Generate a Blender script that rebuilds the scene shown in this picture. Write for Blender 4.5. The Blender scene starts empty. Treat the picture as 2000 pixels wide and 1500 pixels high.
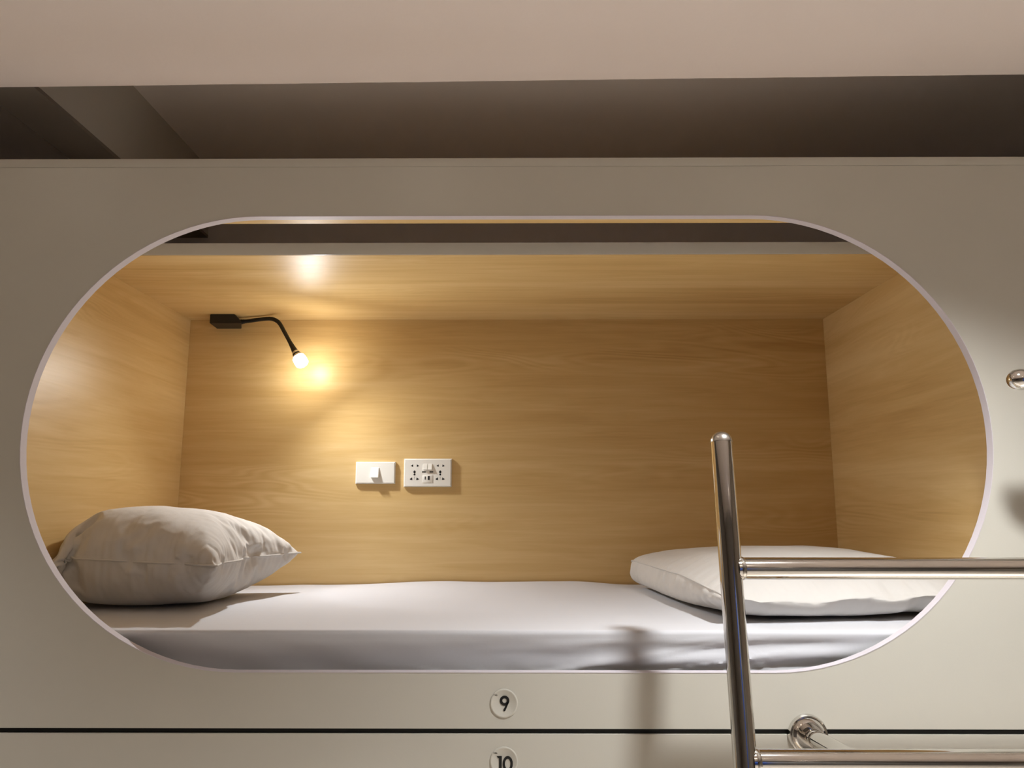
import bpy, bmesh, math
import numpy as np
from mathutils import Vector, Matrix, noise

SC = bpy.context.scene
COL = SC.collection
R = math.radians

# ------------------------------------------------------------------ materials
def new_mat(name):
    m = bpy.data.materials.new(name); m.use_nodes = True
    nt = m.node_tree
    return m, nt, nt.nodes['Principled BSDF']

def srgb(r, g, b):
    f = lambda c: (c/255/12.92) if c/255 <= .04045 else ((c/255+.055)/1.055)**2.4
    return (f(r), f(g), f(b), 1)

def simple(name, col, rough=.5, metal=0, var=.04, scale=6, bump=0, bscale=200, coat=0, spec=.5):
    m, nt, b = new_mat(name)
    N, L = nt.nodes.new, nt.links.new
    tc = N('ShaderNodeTexCoord')
    nz = N('ShaderNodeTexNoise'); nz.inputs['Scale'].default_value = scale; nz.inputs['Detail'].default_value = 4
    L(tc.outputs['Object'], nz.inputs['Vector'])
    cr = N('ShaderNodeValToRGB')
    cr.color_ramp.elements[0].position = .3; cr.color_ramp.elements[1].position = .7
    cr.color_ramp.elements[0].color = tuple(c*(1-var) for c in col[:3])+(1,)
    cr.color_ramp.elements[1].color = tuple(min(1, c*(1+var)) for c in col[:3])+(1,)
    L(nz.outputs['Fac'], cr.inputs['Fac']); L(cr.outputs['Color'], b.inputs['Base Color'])
    b.inputs['Roughness'].default_value = rough; b.inputs['Metallic'].default_value = metal
    b.inputs['Coat Weight'].default_value = coat; b.inputs['Specular IOR Level'].default_value = spec
    if bump:
        n2 = N('ShaderNodeTexNoise'); n2.inputs['Scale'].default_value = bscale; n2.inputs['Detail'].default_value = 3
        L(tc.outputs['Object'], n2.inputs['Vector'])
        bp = N('ShaderNodeBump'); bp.inputs['Strength'].default_value = bump; bp.inputs['Distance'].default_value = .002
        L(n2.outputs['Fac'], bp.inputs['Height']); L(bp.outputs['Normal'], b.inputs['Normal'])
    return m

def wood(name, grain, seed, r0=.34, sp=.22):
    """maple laminate; grain = axis the grain runs along (0 x, 1 y); across = z on walls, y on the roof"""
    m, nt, b = new_mat(name)
    N, L = nt.nodes.new, nt.links.new
    tc = N('ShaderNodeTexCoord')
    def mapped(sl, sa, off):
        mp = N('ShaderNodeMapping')
        sc = [sa, sa, sa]; sc[grain] = sl
        mp.inputs['Scale'].default_value = sc; mp.inputs['Location'].default_value = (off, off*1.7+seed, seed*2.3+off)
        L(tc.outputs['Object'], mp.inputs['Vector']); return mp
    def nz(mp, det, dist, rough=.55):
        n = N('ShaderNodeTexNoise'); n.inputs['Scale'].default_value = 1; n.inputs['Detail'].default_value = det
        n.inputs['Distortion'].default_value = dist; n.inputs['Roughness'].default_value = rough
        L(mp.outputs['Vector'], n.inputs['Vector']); return n
    bands = nz(mapped(.5, 7, 0), 2, .3)            # broad plank-like tone bands
    streak = nz(mapped(2.2, 34, 3), 5, .8)         # streaks
    fibre = nz(mapped(7, 210, 9), 3, 0)            # fine pores
    # cathedral figure: contour lines of a stretched field
    fld = nz(mapped(.9, 5.5, 5), 2, .5)
    mul = N('ShaderNodeMath'); mul.operation = 'MULTIPLY'; mul.inputs[1].default_value = 170
    L(fld.outputs['Fac'], mul.inputs[0])
    sn = N('ShaderNodeMath'); sn.operation = 'SINE'; L(mul.outputs[0], sn.inputs[0])
    msk = nz(mapped(1.1, 6, 14), 1, 0)
    mr = N('ShaderNodeMapRange'); mr.inputs['From Min'].default_value = .5; mr.inputs['From Max'].default_value = .68
    L(msk.outputs['Fac'], mr.inputs['Value'])
    fig = N('ShaderNodeMath'); fig.operation = 'MULTIPLY'; L(sn.outputs[0], fig.inputs[0]); L(mr.outputs[0], fig.inputs[1])
    def madd(a, k, c):
        n = N('ShaderNodeMath'); n.operation = 'MULTIPLY_ADD'; n.inputs[1].default_value = k
        L(a, n.inputs[0])
        if hasattr(c, 'is_linked') or not isinstance(c, (int, float)): L(c, n.inputs[2])
        else: n.inputs[2].default_value = c
        return n.outputs[0]
    v = madd(bands.outputs['Fac'], 1.1, -.40)
    v = madd(streak.outputs['Fac'], .75, v)
    v = madd(fibre.outputs['Fac'], .26, v)
    v = madd(fig.outputs[0], .11, v)
    cr = N('ShaderNodeValToRGB')
    e = cr.color_ramp.elements
    e[0].position = .15; e[0].color = WOOD_D
    e[1].position = .95; e[1].color = WOOD_L
    k = e.new(.55); k.color = WOOD_M
    L(v, cr.inputs['Fac']); L(cr.outputs['Color'], b.inputs['Base Color'])
    b.inputs['Roughness'].default_value = .24
    b.inputs['Specular IOR Level'].default_value = sp
    rr = N('ShaderNodeMapRange'); rr.inputs['To Min'].default_value = r0-.04; rr.inputs['To Max'].default_value = r0+.05
    L(streak.outputs['Fac'], rr.inputs['Value']); L(rr.outputs[0], b.inputs['Roughness'])
    bp = N('ShaderNodeBump'); bp.inputs['Strength'].default_value = .05; bp.inputs['Distance'].default_value = .001
    L(streak.outputs['Fac'], bp.inputs['Height']); L(bp.outputs['Normal'], b.inputs['Normal'])
    return m

WOOD_D = srgb(186, 149, 94); WOOD_M = srgb(209, 176, 119); WOOD_L = srgb(224, 195, 142)

def cloth(name, col, wr=.25):
    m, nt, b = new_mat(name)
    N, L = nt.nodes.new, nt.links.new
    tc = N('ShaderNodeTexCoord')
    b.inputs['Base Color'].default_value = col
    b.inputs['Roughness'].default_value = .85; b.inputs['Specular IOR Level'].default_value = .2
    b.inputs['Sheen Weight'].default_value = .15
    n1 = N('ShaderNodeTexNoise'); n1.inputs['Scale'].default_value = 9; n1.inputs['Detail'].default_value = 5; n1.inputs['Distortion'].default_value = 1.2
    n2 = N('ShaderNodeTexNoise'); n2.inputs['Scale'].default_value = 700
    L(tc.outputs['Object'], n1.inputs['Vector']); L(tc.outputs['Object'], n2.inputs['Vector'])
    b1 = N('ShaderNodeBump'); b1.inputs['Strength'].default_value = wr; b1.inputs['Distance'].default_value = .01
    b2 = N('ShaderNodeBump'); b2.inputs['Strength'].default_value = .08; b2.inputs['Distance'].default_value = .0006
    L(n1.outputs['Fac'], b1.inputs['Height']); L(n2.outputs['Fac'], b2.inputs['Height'])
    L(b1.outputs['Normal'], b2.inputs['Normal']); L(b2.outputs['Normal'], b.inputs['Normal'])
    return m

def emit(name, col, st):
    m, nt, b = new_mat(name)
    b.inputs['Base Color'].default_value = (.9, .9, .9, 1)
    b.inputs['Emission Color'].default_value = col; b.inputs['Emission Strength'].default_value = st
    return m

M = {}
M['panel'] = simple('cream_laminate', srgb(194, 190, 179), .38, var=.012, scale=3, bump=.04, bscale=350)
M['edge'] = simple('white_edge_banding', srgb(200, 193, 198), .6, var=.01, spec=.15)
M['fascia'] = simple('cream_fascia', srgb(214, 210, 200), .22, var=.01)
M['wood_back'] = wood('maple_laminate_back', 0, 1.3, .31, .17)
M['wood_roof'] = wood('maple_laminate_roof', 0, 7.1, .47, .05)
M['wood_side'] = wood('maple_laminate_side', 1, 4.4, .40, .3)
M['black_gap'] = simple('black_gap', (.004, .004, .004, 1), .7)
M['paint'] = simple('beige_ceiling_paint', srgb(246, 234, 228), .85, var=.015, scale=2, bump=.12, bscale=120)
M['recess'] = simple('grey_recess_paint', srgb(238, 231, 228), .8, var=.02, scale=2)
M['beam'] = simple('beam_paint', srgb(200, 194, 184), .8, var=.02, scale=2)
M['beam_shade'] = simple('beam_shade_grey', srgb(128, 118, 108), .7, var=.03, scale=3)  # dark tone imitates shade under the beam
M['wall'] = simple('wall_paint', srgb(150, 140, 128), .8, var=.02, scale=2, bump=.08)
M['dark_wall'] = simple('dark_grey_wall', srgb(122, 117, 112), .6, var=.1, scale=3)
M['floor'] = simple('floor_vinyl', srgb(226, 214, 198), .5, var=.04, scale=5)
M['door'] = simple('blue_reflection_paint', srgb(48, 88, 180), .4, var=.03)  # blue picked for the stripe it reflects in the chrome
M['chrome'] = simple('polished_steel', (.74, .72, .69, 1), .07, 1, var=.015, scale=30)
M['satin'] = simple('satin_steel', (.62, .60, .57, 1), .22, 1, var=.02, scale=40)
M['sheet'] = cloth('white_sheet', srgb(201, 201, 205), .10)
M['pillow'] = cloth('white_pillowcase', srgb(200, 196, 191), .22)
M['black'] = simple('black_plastic', (.008, .008, .008, 1), .5, var=.1)
M['rubber'] = simple('black_rubber', (.006, .006, .006, 1), .55, var=.1)
M['silver'] = simple('silver_ring', (.7, .7, .7, 1), .25, 1)
M['bulb'] = emit('lit_opal_bulb', (1, .96, .87, 1), 85)
M['white_plastic'] = simple('white_plastic', srgb(238, 236, 228), .3, var=.01)
M['hole'] = simple('socket_hole_black', (.005, .005, .005, 1), .6)
M['disc'] = simple('frosted_disc', srgb(195, 191, 180), .2, var=.01)
M['ink'] = simple('black_numeral', (.006, .006, .006, 1), .4)
M['lamp_trim'] = simple('white_lamp_trim', srgb(235, 235, 230), .4)
M['diffuser'] = emit('lit_diffuser', (1, .86, .68, 1), 10)

# ------------------------------------------------------------------ helpers
def tag(o, label=None, cat=None, group=None, kind=None):
    if label: o['label'] = label
    if cat: o['category'] = cat
    if group: o['group'] = group
    if kind: o['kind'] = kind
    return o

def root(name, loc, label, cat, group=None):
    o = bpy.data.objects.new(name, None); o.empty_display_size = .1
    o.location = loc; COL.objects.link(o)
    return tag(o, label, cat, group)

def link(name, me, mat, parent=None, smooth=False, auto=None):
    """mesh data in world coordinates; stored relative to the top-level parent"""
    if parent is not None:
        p = parent; off = Vector((0, 0, 0))
        while p is not None: off += Vector(p.location); p = p.parent
        me.transform(Matrix.Translation(-off))
    o = bpy.data.objects.new(name, me)
    if mat is not None and not me.materials: me.materials.append(mat)
    COL.objects.link(o)
    if parent is not None: o.parent = parent
    if smooth:
        me.polygons.foreach_set('use_smooth', [True]*len(me.polygons))
        if auto is not None:
            me.set_sharp_from_angle(angle=R(auto))
    return o

def bm_obj(name, bm, mat, parent=None, smooth=False, auto=None):
    bmesh.ops.recalc_face_normals(bm, faces=bm.faces[:])
    me = bpy.data.meshes.new(name); bm.to_mesh(me); bm.free()
    return link(name, me, mat, parent, smooth, auto)

def add_box(bm, lo, hi, bev=0, seg=2):
    r = bmesh.ops.create_cube(bm, size=1)
    for v in r['verts']:
        for k in range(3): v.co[k] = lo[k] if v.co[k] < 0 else hi[k]
    if bev:
        es = list({e for v in r['verts'] for e in v.link_edges})
        bmesh.ops.bevel(bm, geom=es, offset=bev, segments=seg, affect='EDGES', profile=.5)

def box(name, lo, hi, mat, parent=None, bev=0, seg=2):
    bm = bmesh.new(); add_box(bm, lo, hi, bev, seg)
    return bm_obj(name, bm, mat, parent, smooth=bool(bev), auto=40 if bev else None)

def frame_for(d):
    d = Vector(d).normalized()
    a = Vector((0, 0, 1)) if abs(d.z) < .9 else Vector((1, 0, 0))
    u = d.cross(a).normalized(); return u, d.cross(u).normalized()

def add_sweep(bm, pts, radii, seg=32, caps=True):
    pts = [Vector(p) for p in pts]
    rings = []; u = None
    for i, p in enumerate(pts):
        t = (pts[min(i+1, len(pts)-1)] - pts[max(i-1, 0)]).normalized()
        if u is None: u, v = frame_for(t)
        else:
            u = (u - t*u.dot(t)).normalized(); v = t.cross(u)
        r = radii[i] if hasattr(radii, '__len__') else radii
        rings.append([bm.verts.new(p + (u*math.cos(2*math.pi*k/seg) + v*math.sin(2*math.pi*k/seg))*r) for k in range(seg)])
    for a, b in zip(rings, rings[1:]):
        for k in range(seg):
            bm.faces.new((a[k], a[(k+1) % seg], b[(k+1) % seg], b[k]))
    if caps:
        bm.faces.new(rings[0][::-1]); bm.faces.new(rings[-1])

def sweep(name, pts, radii, mat, parent=None, seg=32, auto=40):
    bm = bmesh.new(); add_sweep(bm, pts, radii, seg)
    return bm_obj(name, bm, mat, parent, True, auto)

def add_lathe(bm, base, axis, prof, seg=40):
    """prof: list of (radius, distance along axis)"""
    ax = Vector(axis).normalized(); u, v = frame_for(ax); base = Vector(base); rings = []
    for r, h in prof:
        c = base + ax*h
        if r < 1e-6: rings.append([bm.verts.new(c)])
        else: rings.append([bm.verts.new(c + (u*math.cos(2*math.pi*k/seg) + v*math.sin(2*math.pi*k/seg))*r) for k in range(seg)])
    for a, b in zip(rings, rings[1:]):
        for k in range(seg):
            k2 = (k+1) % seg
            if len(a) == 1 and len(b) == 1: continue
            if len(a) == 1: bm.faces.new((a[0], b[k2], b[k]))
            elif len(b) == 1: bm.faces.new((a[k], a[k2], b[0]))
            else: bm.faces.new((a[k], a[k2], b[k2], b[k]))
    if len(rings[0]) > 1: bm.faces.new(rings[0][::-1])
    if len(rings[-1]) > 1: bm.faces.new(rings[-1])

def lathe(name, base, axis, prof, mat, parent=None, seg=40, auto=35):
    bm = bmesh.new(); add_lathe(bm, base, axis, prof, seg)
    return bm_obj(name, bm, mat, parent, True, auto)

def add_prism(bm, poly, y0, y1, holes=()):
    """polygon in the xz plane extruded from y0 to y1"""
    n = len(poly)
    a = [bm.verts.new((x, y0, z)) for x, z in poly]; b = [bm.verts.new((x, y1, z)) for x, z in poly]
    bm.faces.new(a); bm.faces.new(b[::-1])
    for k in range(n):
        bm.faces.new((a[k], b[k], b[(k+1) % n], a[(k+1) % n]))

def dome(r, h, n=8):
    return [(r*math.cos(i/n*math.pi/2), h*math.sin(i/n*math.pi/2)) for i in range(n+1)]

def bez(pts, n=8):
    """Catmull-Rom through points"""
    P = [Vector(p) for p in pts]; P = [P[0]*2-P[1]] + P + [P[-1]*2-P[-2]]; out = []
    for i in range(1, len(P)-2):
        for k in range(n):
            t = k/n
            out.append(.5*((2*P[i]) + (P[i+1]-P[i-1])*t + (2*P[i-1]-5*P[i]+4*P[i+1]-P[i+2])*t*t + (3*P[i]-P[i-1]-3*P[i+1]+P[i+2])*t**3))
    out.append(P[-2]); return out

def copy_tree(o, parent=None):
    c = o.copy(); COL.objects.link(c)
    if parent is not None: c.parent = parent
    for ch in [x for x in bpy.data.objects if x.parent == o and x is not c]:
        copy_tree(ch, c)
    return c

# ------------------------------------------------------------------ settle the two pillows first, in the still empty scene
def gridring(n, m):
    return [(i, 0) for i in range(n)] + [(n, j) for j in range(m)] + [(i, m) for i in range(n, 0, -1)] + [(0, j) for j in range(m, 0, -1)]

def cloth_pillow(w, l, n, m, loc, rot, press, frames, seed, gus, right_side):
    """a two-layer pillowcase inflated and dropped on the mattress top next to the pod's end wall; returns the settled mesh"""
    mats = []
    def slab(lo, hi, slide=0):
        bm = bmesh.new(); add_box(bm, lo, hi)
        bmesh.ops.subdivide_edges(bm, edges=bm.edges[:], cuts=6, use_grid_fill=True)
        me = bpy.data.meshes.new('rest'); bm.to_mesh(me); bm.free()
        o = bpy.data.objects.new('rest', me); COL.objects.link(o); mats.append(o)
        o.modifiers.new('hit', 'COLLISION'); o.collision.thickness_outer = .004; o.collision.cloth_friction = 12
        if slide:
            o.location.x = slide; o.keyframe_insert('location', frame=25); o.location.x = 0; o.keyframe_insert('location', frame=65)
    slab((-1.2, -.3, 1.2), (1.2, 1.0, 1.318))
    if right_side: slab((.987, -.3, 1.0), (1.2, 1.0, 2.3))
    else: slab((-1.2, -.3, 1.0), (-1.052, 1.0, 2.3), -.28)
    slab((-1.2, .9, 1.0), (1.2, 1.1, 2.3))
    bm = bmesh.new(); top = {}; bot = {}
    for i in range(n+1):
        for j in range(m+1):
            u = i/n; v = j/m; x = (u-.5)*w; y = (v-.5)*l
            e = min(u, 1-u, v, 1-v); edge = e < 1e-6
            h = gus*min(1, .12+v*2.2)
            if not edge: h += .03*min(1, e*6) + .004*noise.noise((x*9+seed, y*9, seed))
            top[i, j] = bm.verts.new((x, y, h))
            bot[i, j] = top[i, j] if (edge and not gus) else bm.verts.new((x, y, -h))
    for i in range(n):
        for j in range(m):
            bm.faces.new((top[i, j], top[i+1, j], top[i+1, j+1], top[i, j+1]))
            bm.faces.new((bot[i, j], bot[i, j+1], bot[i+1, j+1], bot[i+1, j]))
    if gus:
        ring = gridring(n, m); K = 4
        lay = [{k: top[k] for k in ring}]
        for q in range(1, K): lay.append({k: bm.verts.new(top[k].co.lerp(bot[k].co, q/K)) for k in ring})
        lay.append({k: bot[k] for k in ring})
        for q in range(K):
            for t in range(len(ring)):
                a, b = ring[t], ring[(t+1) % len(ring)]
                bm.faces.new((lay[q][b], lay[q][a], lay[q+1][a], lay[q+1][b]))
    me = bpy.data.meshes.new('case'); bm.to_mesh(me); bm.free()
    me.transform(Matrix.Translation(loc) @ Matrix.Rotation(R(rot), 4, 'Z'))
    o = bpy.data.objects.new('case', me); COL.objects.link(o); mats.append(o)
    c = o.modifiers.new('cloth', 'CLOTH'); s = c.settings
    s.quality = 10; s.mass = .02; s.tension_stiffness = 15; s.compression_stiffness = 15; s.shear_stiffness = 7.5
    s.bending_stiffness = .3; s.air_damping = 2; s.tension_damping = 10; s.compression_damping = 10
    s.use_pressure = True; s.uniform_pressure_force = press
    c.collision_settings.distance_min = .004; c.collision_settings.collision_quality = 4; c.collision_settings.friction = 10
    c.point_cache.frame_start = 1; c.point_cache.frame_end = frames
    SC.gravity = (0, 0, -1)
    for f in range(1, frames+1): SC.frame_set(f)
    dg = bpy.context.evaluated_depsgraph_get()
    out = bpy.data.meshes.new_from_object(o.evaluated_get(dg))
    for q in mats: bpy.data.objects.remove(q)
    for act in list(bpy.data.actions): bpy.data.actions.remove(act)
    SC.frame_set(1)
    return out
CASE_A = cloth_pillow(.50, .54, 54, 56, (-1.02, .45, 1.40), -6, 5.0, 100, 1, 0, False)
CASE_B = cloth_pillow(.60, .74, 42, 52, (.67, .47, 1.372), 7, .2, 100, 5, .033, True)

# ------------------------------------------------------------------ setting
def struct(name, bm, mat, smooth=False):
    return tag(bm_obj(name, bm, mat, None, smooth), kind='structure')
def sbox(name, lo, hi, mat):
    bm = bmesh.new(); add_box(bm, lo, hi); return struct(name, bm, mat)

XL, XR, YF, YB = -3.4, 3.2, -4.4, 1.0
ZC, ZR = 2.446, 2.70
sbox('floor', (XL, YF, -.1), (XR, YB, 0), M['floor'])
# dropped ceiling slab over the corridor; its cut edge by the pods runs slightly skew and wavy
bm = bmesh.new()
n = 160; lo_ = []; hi_ = []; fl = []; fh = []
for i in range(n+1):
    x = XL + (XR-XL)*i/n
    y = .0085 - .0170*(x+.0085) + .0012*noise.noise((x*7, 3.1, 0)) + .0006*noise.noise((x*31, 1, 0))
    lo_.append(bm.verts.new((x, y, ZC))); hi_.append(bm.verts.new((x, y, ZC+.02)))
    fl.append(bm.verts.new((x, YF, ZC))); fh.append(bm.verts.new((x, YF, ZC+.02)))
for i in range(n):
    bm.faces.new((lo_[i], lo_[i+1], fl[i+1], fl[i])); bm.faces.new((hi_[i+1], hi_[i], fh[i], fh[i+1]))
    bm.faces.new((lo_[i+1], lo_[i], hi_[i], hi_[i+1])); bm.faces.new((fl[i], fl[i+1], fh[i+1], fh[i]))
bm.faces.new((lo_[0], fl[0], fh[0], hi_[0])); bm.faces.new((lo_[n], hi_[n], fh[n], fl[n]))
struct('ceiling', bm, M['paint'])
sbox('ceiling_upper', (XL, -.4, ZR), (XR, YB, ZR+.06), M['recess'])
sbox('wall_back', (XL, YB, 0), (XR, YB+.1, ZR+.06), M['recess'])
sbox('wall_left', (XL-.1, YF, 0), (XL, YB, ZR), M['dark_wall'])
sbox('wall_right', (XR, YF, 0), (XR+.1, YB, ZR), M['wall'])
sbox('wall_front', (XL, YF-.1, 0), (XR, YF, ZC), M['dark_wall'])
# concrete beam running back over the pod
BX0, BX1 = -1.1805, -1.0555
sbox('trim_1', (BX0, .03, 2.472), (BX1, YB, ZR), M['beam'])
sbox('trim_2', (XL, .0, 0), (-1.193, .018, 2.268), M['panel'])     # neighbouring pod fronts, beyond the frame
sbox('trim_3', (1.193, .0, 0), (XR, .018, 2.268), M['panel'])
sbox('beam_shade_strip', (BX0, .03, 2.462), (BX1, YB, 2.4715), M['beam_shade'])   # added dark strip standing in for shade on the beam's underside
sbox('trim_6', (XL, .019, 2.150), (-1.193, YB, 2.178), M['panel'])   # unseen tops of the neighbouring pods, added to bounce light into the recess
sbox('trim_7', (1.193, .019, 2.150), (XR, YB, 2.178), M['panel'])
# unseen door across the corridor, added for its blue reflection in the chrome
dr = tag(box('reflection_door', (1.02, YF, 0), (1.62, YF+.035, 2.05), M['door'], bev=.004), kind='structure')
bm = bmesh.new()
add_box(bm, (.95, YF, 0), (1.012, YF+.05, 2.12)); add_box(bm, (1.628, YF, 0), (1.69, YF+.05, 2.12)); add_box(bm, (1.012, YF, 2.058), (1.628, YF+.05, 2.12))
struct('trim_4', bm, M['dark_wall'])

# ------------------------------------------------------------------ sleeping pods
PX0, PX1 = -1.19, 1.19
OX, OZ, OR_, OH = -.0225, 1.697, .446, .9477   # opening: centre, radius, half length
ZB, ZT = 1.153, 2.268

def stadium(r, half, n=48):
    s = half - r; pts = []
    for k in range(n+1):
        a = -math.pi/2 + math.pi*k/n; pts.append((OX+s+r*math.cos(a), OZ+r*math.sin(a)))
    for k in range(n+1):
        a = math.pi/2 + math.pi*k/n; pts.append((OX-s+r*math.cos(a), OZ+r*math.sin(a)))
    return pts

def holed_board(name, outer, inner, y0, y1, mat, parent):
    cu = bpy.data.curves.new(name, 'CURVE'); cu.dimensions = '2D'; cu.fill_mode = 'BOTH'; cu.extrude = (y1-y0)/2
    for loop in (outer, inner):
        sp = cu.splines.new('POLY'); sp.points.add(len(loop)-1); sp.use_cyclic_u = True
        for p, (x, z) in zip(sp.points, loop): p.co = (x, z, 0, 1)
    tmp = bpy.data.objects.new('tmp', cu); COL.objects.link(tmp)
    dg = bpy.context.evaluated_depsgraph_get(); dg.update()
    me = bpy.data.meshes.new_from_object(tmp.evaluated_get(dg))
    bpy.data.objects.remove(tmp); bpy.data.curves.remove(cu)
    # (x, y, z) -> (x, -z, y)
    me.transform(Matrix(((1, 0, 0, 0), (0, 0, -1, (y0+y1)/2), (0, 1, 0, 0), (0, 0, 0, 1))))
    me.name = name; me.materials.clear(); me.materials.append(mat)
    return link(name, me, mat, parent)

pod = root('sleeping_pod', (0, .45, ZB), 'upper cream sleeping pod with lit wood-lined interior, above the black gap', 'sleeping pod')
st = stadium(OR_, OH)
fp = holed_board('front_panel', [(PX0, ZB), (PX1, ZB), (PX1, ZT-.019), (PX0, ZT-.019)], st, 0, .018, M['panel'], pod)
tag(fp, 'cream front panel with long rounded opening')
box('top_rail', (PX0, -.0008, ZT-.0185), (PX1, .0185, ZT), M['panel'], pod, bev=.0008)
# white banding glued round the cut edge
bm = bmesh.new(); oin = stadium(OR_-.0012, OH-.0012); N_ = len(st)
sec = []
for (x, z), (xi, zi) in zip(st, oin):
    sec.append([bm.verts.new(c) for c in ((x, -.0006, z), (xi, -.0006, zi), (xi, .0186, zi), (x, .0186, z))])
for k in range(N_):
    a, b = sec[k], sec[(k+1) % N_]
    for q in range(4): bm.faces.new((a[q], b[q], b[(q+1) % 4], a[(q+1) % 4]))
tag(bm_obj('edge_band', bm, M['edge'], pod, True, 30), 'white edge banding')
WX0, WX1, WY = -1.051, .9855, .90
ZRF = 2.148
tag(box('back_panel', (WX0-.018, WY, 1.17), (WX1+.018, WY+.018, ZRF+.03), M['wood_back'], pod), 'maple wood back panel')
tag(box('side_panel', (WX0-.018, .0195, 1.17), (WX0, WY-.0005, ZRF+.03), M['wood_side'], pod), 'maple wood side panel')
tag(box('side_panel', (WX1, .0195, 1.17), (WX1+.018, WY-.0005, ZRF+.03), M['wood_side'], pod), 'maple wood side panel')
rf = tag(box('roof_panel', (WX0+.0005, .262, ZRF), (WX1-.0005, WY-.0005, ZRF+.029), M['wood_roof'], pod), 'maple wood roof panel')
tag(box('roof_fascia', (WX0+.0005, .2590, ZRF+.0005), (WX1-.0005, .2615, ZRF+.030), M['fascia'], pod, bev=.0006), 'pale grey fascia')
bt = tag(box('roof_strip', (WX0+.0005, .0195, ZRF), (WX1-.0005, .056, ZRF+.018), M['wood_roof'], pod), 'narrow maple wood strip')
box('base_panel', (WX0+.0005, .0195, 1.17), (WX1-.0005, WY-.0005, 1.19), M['wood_roof'], pod)
tag(box('shadow_gap', (PX0, .006, 1.1438), (PX1, .017, ZB-.0003), M['black_gap'], pod), 'black gap strip')

low = copy_tree(pod)
low.location.z -= 1.1245
for ch in low.children:
    if ch.name.startswith('top_rail'):
        bm = bmesh.new(); add_box(bm, (PX0, 0, ZT-.019), (PX1, .018, ZT))
        me = bpy.data.meshes.new('top_rail'); bm.to_mesh(me); bm.free(); me.materials.append(M['panel'])
        me.transform(Matrix.Translation(-Vector(pod.location))); ch.data = me
low['label'] = 'lower cream sleeping pod below the black gap, its front carrying the number 10'

# ------------------------------------------------------------------ mattress under a white sheet
def sstep(a, b, x):
    t = max(0, min(1, (x-a)/(b-a))); return t*t*(3-2*t)
bm = bmesh.new()
nx = 300
MX0, MX1, MZ0, MZ1, MY0, MY1 = -1.047, .982, 1.1915, 1.322, .030, .892
# cross-section parameter list (y, z) from front bottom over the top to the back bottom
secn = []
for k in range(29): secn.append(('f', k/28))
for k in range(1, 9): secn.append(('c', k/8))
for k in range(1, 60): secn.append(('t', k/59))
for k in range(1, 5): secn.append(('b', k/4))
rc = .008
grid = []
for i in range(nx+1):
    x = MX0 + (MX1-MX0)*i/nx; col = []
    for kd, t in secn:
        if kd == 'f':
            z = MZ0 + (MZ1-rc-MZ0)*t; y = MY0 + .20*min(MZ1-rc-z, .075)
            low_ = sstep(.62, .3, t)
            d = (.0045*noise.noise((x*3.2, z*9, 1.7)) + .0022*noise.noise((x*7 + z*16, z*24, 4)))*sstep(1, .8, t)
            # diagonal pulls and tucked gathers along the lip
            g = noise.noise((x*26 + z*40, z*5, 8))*.5 + noise.noise((x*60, z*9, 2))*.35
            act = .3 + .7*sstep(-.1, .35, noise.noise((x*2.3, 4.4, 0)))
            d += low_*act*g*.0085
            d += .0042*math.sin((z*1.0 - .05*x)*150 + 2.5*noise.noise((x*2, z*8, 5)))*sstep(.0, .25, x)*sstep(.75, .55, x)*sstep(.35, .55, t)*sstep(1, .85, t)
            ph = noise.noise((x*4.5 - z*26, z*7, 7)); ph2 = noise.noise((x*9 + z*30, z*9, 2.2))
            d -= (.0042*math.exp(-(ph/.05)**2)*sstep(-.15, .1, x) + .0030*math.exp(-(ph2/.06)**2)*low_)*sstep(1, .85, t)*sstep(-.25, .15, noise.noise((x*2.7, z*6, 9)))
            y += d
        elif kd == 'c':
            a = t*math.pi/2; y = MY0 + rc*(1-math.cos(a)); z = MZ1 - rc + rc*math.sin(a)
        elif kd == 't':
            y = MY0 + rc + (MY1-MY0-rc)*t; z = MZ1
        else:
            y = MY1; z = MZ1 - (MZ1-MZ0)*t
        if kd in 'ct' or (kd == 'b' and t < .5):
            wt = sstep(0, .25, (y-MY0))
            zz = .0022*noise.noise((x*2.2, y*3, 3)) + .0012*noise.noise((x*9, y*5, 9))
            # sheet rides up at the back in the middle, sags by the corners
            hump = sstep(-.62, -.25, x)*sstep(.40, .16, x)
            back = sstep(.55, .86, y)
            zz += back*(.0105*hump - .0035)
            zz += back*.003*noise.noise((x*7, y*14, 6))
            z += zz*wt + .0012*noise.noise((x*1.4, 0, 8))
        col.append(bm.verts.new((x, y, z)))
    grid.append(col)
ns = len(secn)
for i in range(nx):
    for k in range(ns-1):
        bm.faces.new((grid[i][k], grid[i+1][k], grid[i+1][k+1], grid[i][k+1]))
    bm.faces.new((grid[i+1][0], grid[i][0], grid[i][ns-1], grid[i+1][ns-1]))
bm.faces.new([grid[0][k] for k in range(ns)]); bm.faces.new([grid[nx][k] for k in range(ns-1, -1, -1)])
tag(bm_obj('mattress', bm, M['sheet'], None, True, 60), 'long mattress under a white fitted sheet inside the upper pod', 'mattress')

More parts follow.
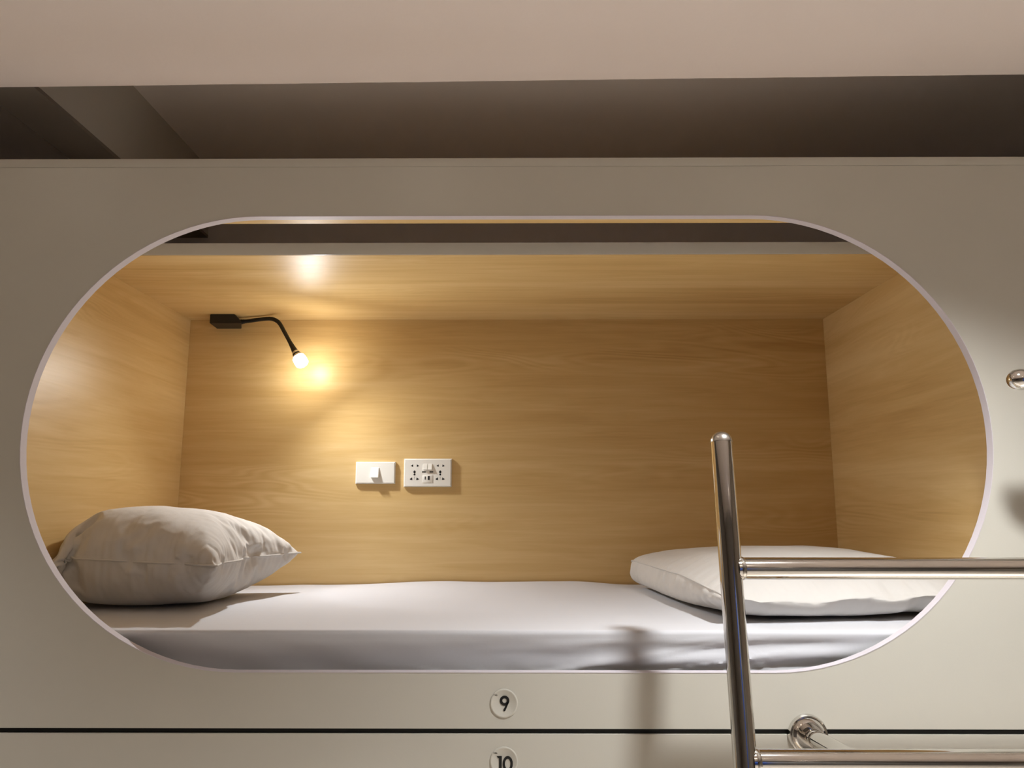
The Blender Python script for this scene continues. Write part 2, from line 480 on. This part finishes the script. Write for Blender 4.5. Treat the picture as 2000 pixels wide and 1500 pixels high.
# ------------------------------------------------------------------ pillows
def pillow(me, label, seam_idx, seam_ring, pucker=1, soften=0):
    if soften:
        bm = bmesh.new(); bm.from_mesh(me)
        for _ in range(soften): bmesh.ops.smooth_vert(bm, verts=bm.verts[:], factor=.5, use_axis_x=True, use_axis_y=True, use_axis_z=True)
        bm.to_mesh(me); bm.free()
    co = np.array([v.co[:] for v in me.vertices])
    base = co.mean(axis=0); base[2] = co[:, 2].min()
    # refine, then press in the small puckers that run off the seam
    tmp = bpy.data.objects.new('case', me); COL.objects.link(tmp)
    tmp.modifiers.new('s', 'SUBSURF').levels = 1
    dg = bpy.context.evaluated_depsgraph_get(); dg.update()
    fine = bpy.data.meshes.new_from_object(tmp.evaluated_get(dg)); bpy.data.objects.remove(tmp)
    me = fine; me.name = 'pillow'
    P = np.array([co[k] for k in seam_ring] + [co[seam_ring[0]]])
    S = np.concatenate([[0], np.cumsum(np.linalg.norm(P[1:]-P[:-1], axis=1))])
    nrm = [v.normal.copy() for v in me.vertices]
    for v, nv in zip(me.vertices, nrm):
        dd = np.linalg.norm(P - np.array(v.co[:]), axis=1); k = int(dd.argmin()); dist = float(dd[k])
        a_, b_ = max(0, k-1), min(len(P)-1, k+1); tg = P[b_]-P[a_]; tg = tg/max(1e-9, np.linalg.norm(tg))
        s_ = float(S[k] + np.dot(np.array(v.co[:])-P[k], tg))
        ext = .055 + .06*noise.noise((s_*9, 2.0, 1.0))
        f = math.exp(-dist/max(.02, ext))*(1-math.exp(-dist/.010))
        up = 1 if nv.z > 0 else 2
        w1 = noise.noise((s_*34 + dist*6, up*5.1, 0)); w2 = noise.noise((s_*80 + dist*9, up*9.3, 3)); w3 = noise.noise((s_*13 - dist*7, dist*5, up*2.7))
        # soft long folds on the broad faces
        g = noise.noise((v.co.x*11 + v.co.y*4, v.co.y*6, v.co.z*9 + up))
        g2 = noise.noise((v.co.x*24 + v.co.z*9, v.co.y*7, v.co.z*7 + up*3)) * math.exp(-dist/.16)
        low_ = 1 if v.co.z > base[2] + .02 else max(0, (v.co.z-base[2])/.02)
        v.co += nv*pucker*low_*(f*(.0075*w1 + .0060*w2 + .0070*w3) + .0022*g + .0035*g2)
    bm = bmesh.new(); bm.from_mesh(me); bmesh.ops.recalc_face_normals(bm, faces=bm.faces[:]); bm.to_mesh(me); bm.free()
    me.transform(Matrix.Translation(-Vector(base)))
    o = link('pillow', me, M['pillow'], None, True)
    o.location = base
    md = o.modifiers.new('smooth', 'SUBSURF'); md.levels = 1; md.render_levels = 1
    tag(o, label, 'pillow', 'white pillows on the mattress')
    pts = [Vector(co[k]) for k in seam_idx]
    bm = bmesh.new()
    add_sweep(bm, bez(pts, 2), .0021, 8)
    bm_obj('seam', bm, M['pillow'], o, True)
    return o
# vertex order of pillow A: for every (i, j): the edge vertex, or top then bottom vertex
def ring_index(n, m, gus):
    idx = {}; c = 0
    for i in range(n+1):
        for j in range(m+1):
            e = i in (0, n) or j in (0, m)
            idx[i, j] = c; c += 1 if (e and not gus) else 2
    return idx
ia = ring_index(54, 56, False)
ra = [ia[k] for k in gridring(54, 56)]
pillow(CASE_A, 'plump white pillow against the left wood wall, under the reading lamp', ra[6:54+56+40], ra)
ib = ring_index(42, 52, True)
rb = [ib[k] for k in gridring(42, 52)]
pillow(CASE_B, 'flatter white pillow at the right end, partly behind the ladder', rb[42+52+30:], rb, .7, 7)

# ------------------------------------------------------------------ reading lamp
lamp = root('reading_lamp', (-.91, .86, 2.12), 'black gooseneck reading lamp with lit white bulb in the pod corner', 'lamp')
bm = bmesh.new()
zt, zb = 2.1475, 2.1185
fl_, fr_, frt, bl_, br_ = -.9572, -.8575, -.8800, -.9640, -.8850
vv = [bm.verts.new(c) for c in ((fl_, .822, zb), (fr_, .822, zb), (fr_, .822, zb+.003), (frt, .822, zt), (fl_, .822, zt),
      (bl_, .8985, zb), (br_, .8985, zb), (br_, .8985, zb+.003), (br_-.004, .8985, zt), (bl_, .8985, zt))]
for q in ((0, 1, 2, 3, 4), (9, 8, 7, 6, 5), (0, 5, 6, 1), (1, 6, 7, 2), (2, 7, 8, 3), (3, 8, 9, 4), (4, 9, 5, 0)): bm.faces.new([vv[k] for k in q])
bmesh.ops.bevel(bm, geom=bm.edges[:], offset=.0012, segments=2, affect='EDGES')
bm_obj('mounting_box', bm, M['black'], lamp, True, 30)
neck = bez([(-.884, .862, 2.131), (-.845, .858, 2.1345), (-.8223, .85, 2.1357), (-.79, .84, 2.1365), (-.7672, .83, 2.1342), (-.7480, .820, 2.1260), (-.7330, .81, 2.1130), (-.7158, .80, 2.087), (-.6935, .79, 2.0515), (-.6735, .782, 2.0195)], 12)
rad = [.0060 + .0004*math.cos(k*math.pi) for k in range(len(neck))]
for k in range(14): rad[-1-k] += .0035*(1-k/14)**1.5
for k in range(8): rad[k] += .003*(1-k/8)
sweep('gooseneck', neck, rad, M['rubber'], lamp, 20, 80)
d = Vector((.026, -.006, -.040)).normalized(); b0 = Vector(neck[-1])
lathe('bulb_collar', b0 - d*.003, d, [(.0085, 0), (.0095, .003), (.0095, .0050), (.0110, .0062), (.0112, .010)], M['silver'], lamp)
lathe('bulb_collar', b0 + d*.0071, d, [(.0118, 0), (.0130, .0050)], M['black'], lamp)
lathe('bulb_collar', b0 + d*.0122, d, [(.0133, 0), (.0150, .0030), (.0158, .0065)], M['silver'], lamp)
bp_ = [(.0150, .0187), (.0178, .0215), (.0192, .026), (.0197, .032), (.0196, .041)] + [(.0192*math.cos(a), .0445 + .0110*math.sin(a)) for a in [k/8*math.pi/2 for k in range(9)]]
tag(lathe('bulb', b0, d, bp_, M['bulb'], lamp), 'glowing white bulb')
# the lamp's LED throws most of its light forward, along the bulb's axis
lb = bpy.data.lights.new('bulb_beam', 'SPOT'); lb.energy = 27; lb.color = (.96, .98, 1); lb.spot_size = R(180); lb.spot_blend = 1; lb.shadow_soft_size = .018
lo = bpy.data.objects.new('bulb_beam', lb); COL.objects.link(lo); lo.parent = lamp
lo.location = b0 + d*.0580 - Vector(lamp.location); lo.rotation_euler = Vector((.030, -.045, -.045)).to_track_quat('-Z', 'Y').to_euler()

# ------------------------------------------------------------------ switch and sockets on the back panel
def plate(parent, x0, x1, z0, z1, t=.009):
    bm = bmesh.new(); add_box(bm, (x0, WY-t, z0), (x1, WY-.0003, z1))
    es = [e for e in bm.edges if all(v.co.y < WY-.005 for v in e.verts)]
    bmesh.ops.bevel(bm, geom=es, offset=.0032, segments=3, affect='EDGES')
    return bm_obj('plate', bm, M['white_plastic'], parent, True, 35)
sw = root('light_switch', (-.439, WY, 1.657), 'small white light switch plate left of the socket plate', 'switch')
plate(sw, -.5005, -.3775, 1.6235, 1.6915)
bm = bmesh.new()
sx, sz = -.4395, 1.6580
vs = [bm.verts.new(c) for c in ((sx-.0125, WY-.0088, sz-.0165), (sx+.0125, WY-.0088, sz-.0165), (sx+.0125, WY-.0088, sz+.0165), (sx-.0125, WY-.0088, sz+.0165),
      (sx-.0118, WY-.0185, sz-.0160), (sx+.0118, WY-.0185, sz-.0160), (sx+.0118, WY-.0105, sz+.0160), (sx-.0118, WY-.0105, sz+.0160))]
for q in ((0, 1, 2, 3), (4, 7, 6, 5), (0, 4, 5, 1), (1, 5, 6, 2), (2, 6, 7, 3), (3, 7, 4, 0)): bm.faces.new([vs[k] for k in q])
bmesh.ops.bevel(bm, geom=bm.edges[:], offset=.0008, segments=2, affect='EDGES')
rk = bm_obj('rocker', bm, M['white_plastic'], sw, True, 35)
box('indicator_mark', (sx-.002, WY-.0118, sz+.0100), (sx+.002, WY-.0110, sz+.0112), M['silver'], rk)

so = root('power_socket', (-.276, WY, 1.657), 'larger white plate with two universal sockets and charging ports', 'socket')
plate(so, -.3505, -.2018, 1.6137, 1.7012)
cx0, cz0 = -.2761, 1.6575; S = .0002115
def zp(x, y): return (cx0 + (x-1277)*S, cz0 - (y-415)*S)
YP = WY-.009
def holes(parent, polys, name):
    bm = bmesh.new()
    for p in polys: add_prism(bm, p, YP-.0003, YP+.0004)
    return bm_obj(name, bm, M['hole'], parent)
def circ(x, y, r, n=14, sy=1): return [zp(x + r*math.cos(2*math.pi*k/n), y + sy*r*math.sin(2*math.pi*k/n)) for k in range(n)]
for ox in (0, 378):
    P = [[zp(1028+ox, 315), zp(1058+ox, 294), zp(1062+ox, 315), zp(1058+ox, 330)],
         [zp(1150+ox, 315), zp(1118+ox, 294), zp(1115+ox, 315), zp(1118+ox, 332)],
         [zp(1012+ox, 508), zp(1050+ox, 484), zp(1056+ox, 522), zp(1030+ox, 520)],
         [zp(1155+ox, 508), zp(1117+ox, 484), zp(1111+ox, 522), zp(1136+ox, 520)],
         circ(1085+ox, 404, 17, sy=1.25), circ(1085+ox, 442, 14), circ(1085+ox, 482, 5), circ(1085+ox, 505, 5)]
    tag(holes(so, P, 'socket_outlet'), 'black pin holes')
for x in (1195, 1305):
    holes(so, [[zp(x, 395), zp(x+55, 395), zp(x+55, 413), zp(x, 413)]], 'charging_port')
mo = zp(1203, 450); m1 = zp(1352, 562)
ml = box('charging_module', (mo[0], YP-.0010, m1[1]), (m1[0], YP+.001, mo[1]), M['white_plastic'], so, bev=.0005)
bm = bmesh.new()
for a, b_, c, e_ in ((1236, 470, 1252, 516), (1282, 464, 1310, 522)):
    add_prism(bm, [zp(a, b_), zp(c, b_), zp(c, e_), zp(a, e_)], YP-.0013, YP-.0006)
bm_obj('port_slot', bm, M['hole'], ml)
for x in (1212, 1280):
    bm = bmesh.new()
    a = zp(x, 283); b_ = zp(x+62, 372)
    vs = [bm.verts.new(c) for c in ((a[0], YP+.0002, b_[1]), (b_[0], YP+.0002, b_[1]), (b_[0], YP+.0002, a[1]), (a[0], YP+.0002, a[1]),
          (a[0], YP-.0055, b_[1]), (b_[0], YP-.0055, b_[1]), (b_[0], YP-.0012, a[1]), (a[0], YP-.0012, a[1]))]
    for q in ((0, 1, 2, 3), (4, 7, 6, 5), (0, 4, 5, 1), (1, 5, 6, 2), (2, 6, 7, 3), (3, 7, 4, 0)): bm.faces.new([vs[k] for k in q])
    bmesh.ops.bevel(bm, geom=bm.edges[:], offset=.0005, segments=2, affect='EDGES')
    bm_obj('rocker', bm, M['white_plastic'], so, True, 35)

# ------------------------------------------------------------------ numbered discs
def text_mesh(txt, size, x, z, y):
    cu = bpy.data.curves.new('txt', 'FONT'); cu.body = txt; cu.size = size; cu.extrude = .0001; cu.align_x = 'CENTER'; cu.align_y = 'CENTER'
    tmp = bpy.data.objects.new('tmp', cu); COL.objects.link(tmp)
    dg = bpy.context.evaluated_depsgraph_get(); dg.update()
    me = bpy.data.meshes.new_from_object(tmp.evaluated_get(dg)); bpy.data.objects.remove(tmp); bpy.data.curves.remove(cu)
    me.transform(Matrix(((1, 0, 0, x), (0, 0, -1, y), (0, 1, 0, z), (0, 0, 0, 1))))
    me.materials.clear(); return me
def ringpoly(bm, cx, cz, ro, ri, zo, zi, y0, y1, n=40):
    A = [[bm.verts.new((cx + (ro if q else ri)*math.cos(a), y, cz + (zo if q else zi)*math.sin(a))) for a in [2*math.pi*k/n for k in range(n)]] for y in (y0, y1) for q in (0, 1)]
    i0, o0, i1, o1 = A
    for k in range(n):
        k2 = (k+1) % n
        for p, q in ((i0, o0), (o0, o1), (o1, i1), (i1, i0)): bm.faces.new((p[k], p[k2], q[k2], q[k]))
Z9, Z10, XD = 1.1975, 1.0968, -.0232
YD = -.0019
def disc(z, label):
    rt = root('number_disc', (XD, 0, z), label, 'sign', 'round number discs on the pod fronts')
    lathe('disc', (XD, -.0003, z), (0, -1, 0), [(.0256, 0), (.0256, .0009), (.0246, .0016), (.0225, .0016), (.0220, .0013), (0, .0013)], M['disc'], rt, 64, 50)
    me = text_mesh('No.', .0052, XD-.0152, z+.0148, YD)
    o = link('lettering', me, M['ink'], rt)
    return rt
d9 = disc(Z9, 'round disc with black number 9 on the upper pod front')
bm = bmesh.new()
ringpoly(bm, XD+.0010, Z9+.0050, .0089, .0040, .0087, .0042, YD-.0005, YD+.0006)
# tail
tx0, tz0, tx1, tz1, w = XD+.0087, Z9+.0022, XD+.0008, Z9-.0114, .0021
dv = Vector((tx1-tx0, tz1-tz0)).normalized(); nv = Vector((-dv.y, dv.x))
tp = [(tx0+nv.x*w, tz0+nv.y*w), (tx0-nv.x*w*.4, tz0-nv.y*w*.4)]
tp = [(tx0 - nv.x*w, tz0 - nv.y*w), (tx0 + nv.x*w*.3, tz0 + nv.y*w*.3)]
end = [(tx1 + w*(math.cos(a)*nv.x + math.sin(a)*dv.x), tz1 + w*(math.cos(a)*nv.y + math.sin(a)*dv.y)) for a in [k/8*math.pi for k in range(9)]]
add_prism(bm, tp[:1] + tp[1:] + end, YD-.0005, YD+.0006)
bm_obj('numeral', bm, M['ink'], d9)
d10 = disc(Z10, 'round disc with black number 10 on the lower pod front')
bm = bmesh.new()
ringpoly(bm, XD+.0070, Z10-.0036, .0094, .0050, .0132, .0088, YD-.0005, YD+.0006)
X1 = XD-.0062
add_prism(bm, [(X1-.0069, Z10+.0096), (X1-.0069+.0022, Z10+.0062), (X1-.0026, Z10+.0062), (X1-.0026, Z10-.0166), (X1+.0024, Z10-.0166), (X1+.0024, Z10+.0096)], YD-.0005, YD+.0006)
bm_obj('numeral', bm, M['ink'], d10)

# ------------------------------------------------------------------ ladder
lad = root('ladder', (.62, -.22, 0), 'polished steel tube ladder standing in front of the pods', 'ladder')
TR = .0186
def post_y(z): return -.150 - .055*(1.684-z)/.5 if z > .6 else -.150-.055*(1.684-.6)/.5
def post_at(x0, z): return Vector((x0 - .0*(1.684-z), post_y(z), z))
LX, RX = .3575, 1.30
ZTOP = 1.667
def make_post(x0):
    p = sweep('post', [post_at(x0, z) for z in (.02, .3, .6, 1.0, 1.3, ZTOP)], TR, M['chrome'], lad, 48)
    ax = (post_at(x0, ZTOP) - post_at(x0, 1.3)).normalized()
    c = lathe('dome_cap', post_at(x0, ZTOP) + ax*.0004, ax, [(TR*.97, -.003), (TR*.97, -.0002), (TR+.0006, 0)] + [(r, .001+h) for r, h in dome(TR+.0006, TR*.95, 10)], M['satin'], p, 48)
    lathe('foot_cap', (x0, post_at(x0, .02).y, 0), (0, 0, 1), [(.024, 0), (.024, .012), (.020, .019)], M['black'], p)
for x0 in (LX, RX): make_post(x0)
def rung(z):
    a, b_ = post_at(LX, z), post_at(RX, z)
    r_ = sweep('rung', [a + Vector((TR*.55, 0, 0)), b_ - Vector((TR*.55, 0, 0))], TR*.97, M['chrome'], lad, 40)
    for p, s in ((a, 1), (b_, -1)):   # weld beads
        lathe('weld', p + Vector((s*TR*.80, 0, 0)), (s, 0, 0), [(TR*1.0, 0), (TR*1.06, .002), (TR*1.04, .0045), (TR*.97, .007)], M['satin'], r_)
RUNGS = (1.4545, 1.163, .872, .580, .289)
for z in RUNGS: rung(z)
# stand-off from the pod front to the second rung
for fx in (.5326, 1.12):
    fz = 1.1437
    t1 = post_at(fx, RUNGS[1])
    so_ = sweep('wall_mount', [(fx, -.004, fz), (fx, t1.y+.004, t1.z-.002)], .0160, M['chrome'], lad, 40)
    lathe('flange', (fx, -.0012, fz), (0, -1, 0), [(.0365, 0), (.0365, .003), (.0345, .0075), (.0325, .0078), (.0320, .0060), (.0285, .0120), (.0255, .0150), (.0235, .0150), (.0225, .0120), (.0162, .0118)], M['chrome'], so_, 56, 25)

# grab rail to the right of the opening
gr = root('grab_rail', (1.2, 0, 1.780), 'polished steel grab rail with domed end right of the opening', 'rail')
GX, GY, GZ, GR_ = .8835, -.157, 1.7762, .0184
tb = sweep('tube', [(GX, GY, GZ), (1.7, GY, GZ)], GR_, M['chrome'], gr, 48)
for s, x in ((-1, GX), (1, 1.7)):
    lathe('dome_cap', (x - s*.0004, GY, GZ), (s, 0, 0), [(GR_*.9, -.003), (GR_*.9, -.0004)] + [(r, h) for r, h in dome(GR_+.0004, GR_*1.15, 10)], M['chrome'], tb, 48)
for x in (1.14, 1.55):
    mt = sweep('wall_mount', [(x, -.004, GZ), (x, GY+GR_*.6, GZ)], .0125, M['chrome'], gr, 32)
    lathe('flange', (x, -.0004, GZ), (0, -1, 0), [(.033, 0), (.033, .003), (.028, .008), (.0127, .0085)], M['chrome'], mt, 48, 25)

# ------------------------------------------------------------------ ceiling downlights (inferred room lamps plus added fill lamps, all out of view)
def downlight(x, y, label, power, ang, blend, col, rad=.045):
    rt = root('ceiling_light', (x, y, ZC), label, 'ceiling light', 'round downlights in the corridor ceiling')
    bm = bmesh.new(); prof = [(.050, .0035), (.066, .0055), (.070, .0005), (.068, -.0002)]
    ax = Vector((0, 0, -1)); n = 48; rings = []
    for r, h in prof:
        rings.append([bm.verts.new((x + r*math.cos(2*math.pi*k/n), y + r*math.sin(2*math.pi*k/n), ZC-h)) for k in range(n)])
    for a, b_ in zip(rings, rings[1:]):
        for k in range(n): bm.faces.new((a[k], a[(k+1) % n], b_[(k+1) % n], b_[k]))
    bm_obj('trim_ring', bm, M['lamp_trim'], rt, True, 40)
    bm = bmesh.new(); bm.faces.new([bm.verts.new((x + .0505*math.cos(2*math.pi*k/n), y + .0505*math.sin(2*math.pi*k/n), ZC-.003)) for k in range(n)][::-1])
    me = bpy.data.meshes.new('diffuser'); bm.to_mesh(me); bm.free(); link('diffuser', me, M['diffuser'], rt)
    l = bpy.data.lights.new('downlight_beam', 'SPOT'); l.energy = power; l.color = col; l.spot_size = R(ang); l.spot_blend = blend; l.shadow_soft_size = rad
    lo = bpy.data.objects.new('downlight_beam', l); COL.objects.link(lo); lo.parent = rt; lo.location = (0, 0, -.012)
    return rt
downlight(.66, -.60, 'round downlight above the ladder', 165, 112, .75, (.97, .99, 1), .06)
downlight(-1.95, -.60, 'round downlight at the left end of the pod row', 80, 112, .55, (.98, .99, 1), .06)
downlight(-1.2, -.50, 'added narrow fill downlight left of the pod opening', 62, 42, .4, (.96, .98, 1))  # unseen fill, added so floor bounce brightens the ceiling
downlight(-.25, -.50, 'added narrow fill downlight before the pod opening', 160, 42, .4, (.96, .98, 1))  # added fill, narrow enough to miss the visible panel
downlight(1.65, -.52, 'added narrow fill downlight right of the ladder', 440, 42, .4, (.96, .98, 1))  # added fill to lift the ceiling and panel on the right
downlight(.9, -1.75, 'added fill downlight overhead behind the viewer', 90, 74, .5, (.96, .98, 1))  # unseen fill lamp, added for bounce off the floor
downlight(1.7, -3.70, 'round downlight at the far side of the corridor', 90, 120, .5, (.9, .96, 1))
# ------------------------------------------------------------------ world, camera, view
w = bpy.data.worlds.new('World'); SC.world = w; w.use_nodes = True
w.node_tree.nodes['Background'].inputs['Color'].default_value = (.5, .45, .4, 1)
w.node_tree.nodes['Background'].inputs['Strength'].default_value = .05
cam = bpy.data.cameras.new('camera'); cam.sensor_width = 36; cam.lens = 1475/2000*36; cam.clip_start = .02
co = bpy.data.objects.new('camera', cam); COL.objects.link(co)
co.location = (0, -1.47, 1.56); co.rotation_euler = (R(99.06), 0, R(.33))
SC.camera = co
SC.view_settings.view_transform = 'Standard'; SC.view_settings.look = 'None'
SC.view_settings.exposure = 0.0; SC.view_settings.gamma = 1
SC.view_settings.use_curve_mapping = False
SC.cycles.max_bounces = 10; SC.cycles.diffuse_bounces = 6; SC.cycles.glossy_bounces = 6
SC.cycles.sample_clamp_indirect = 6
SC.cycles.use_denoising = True
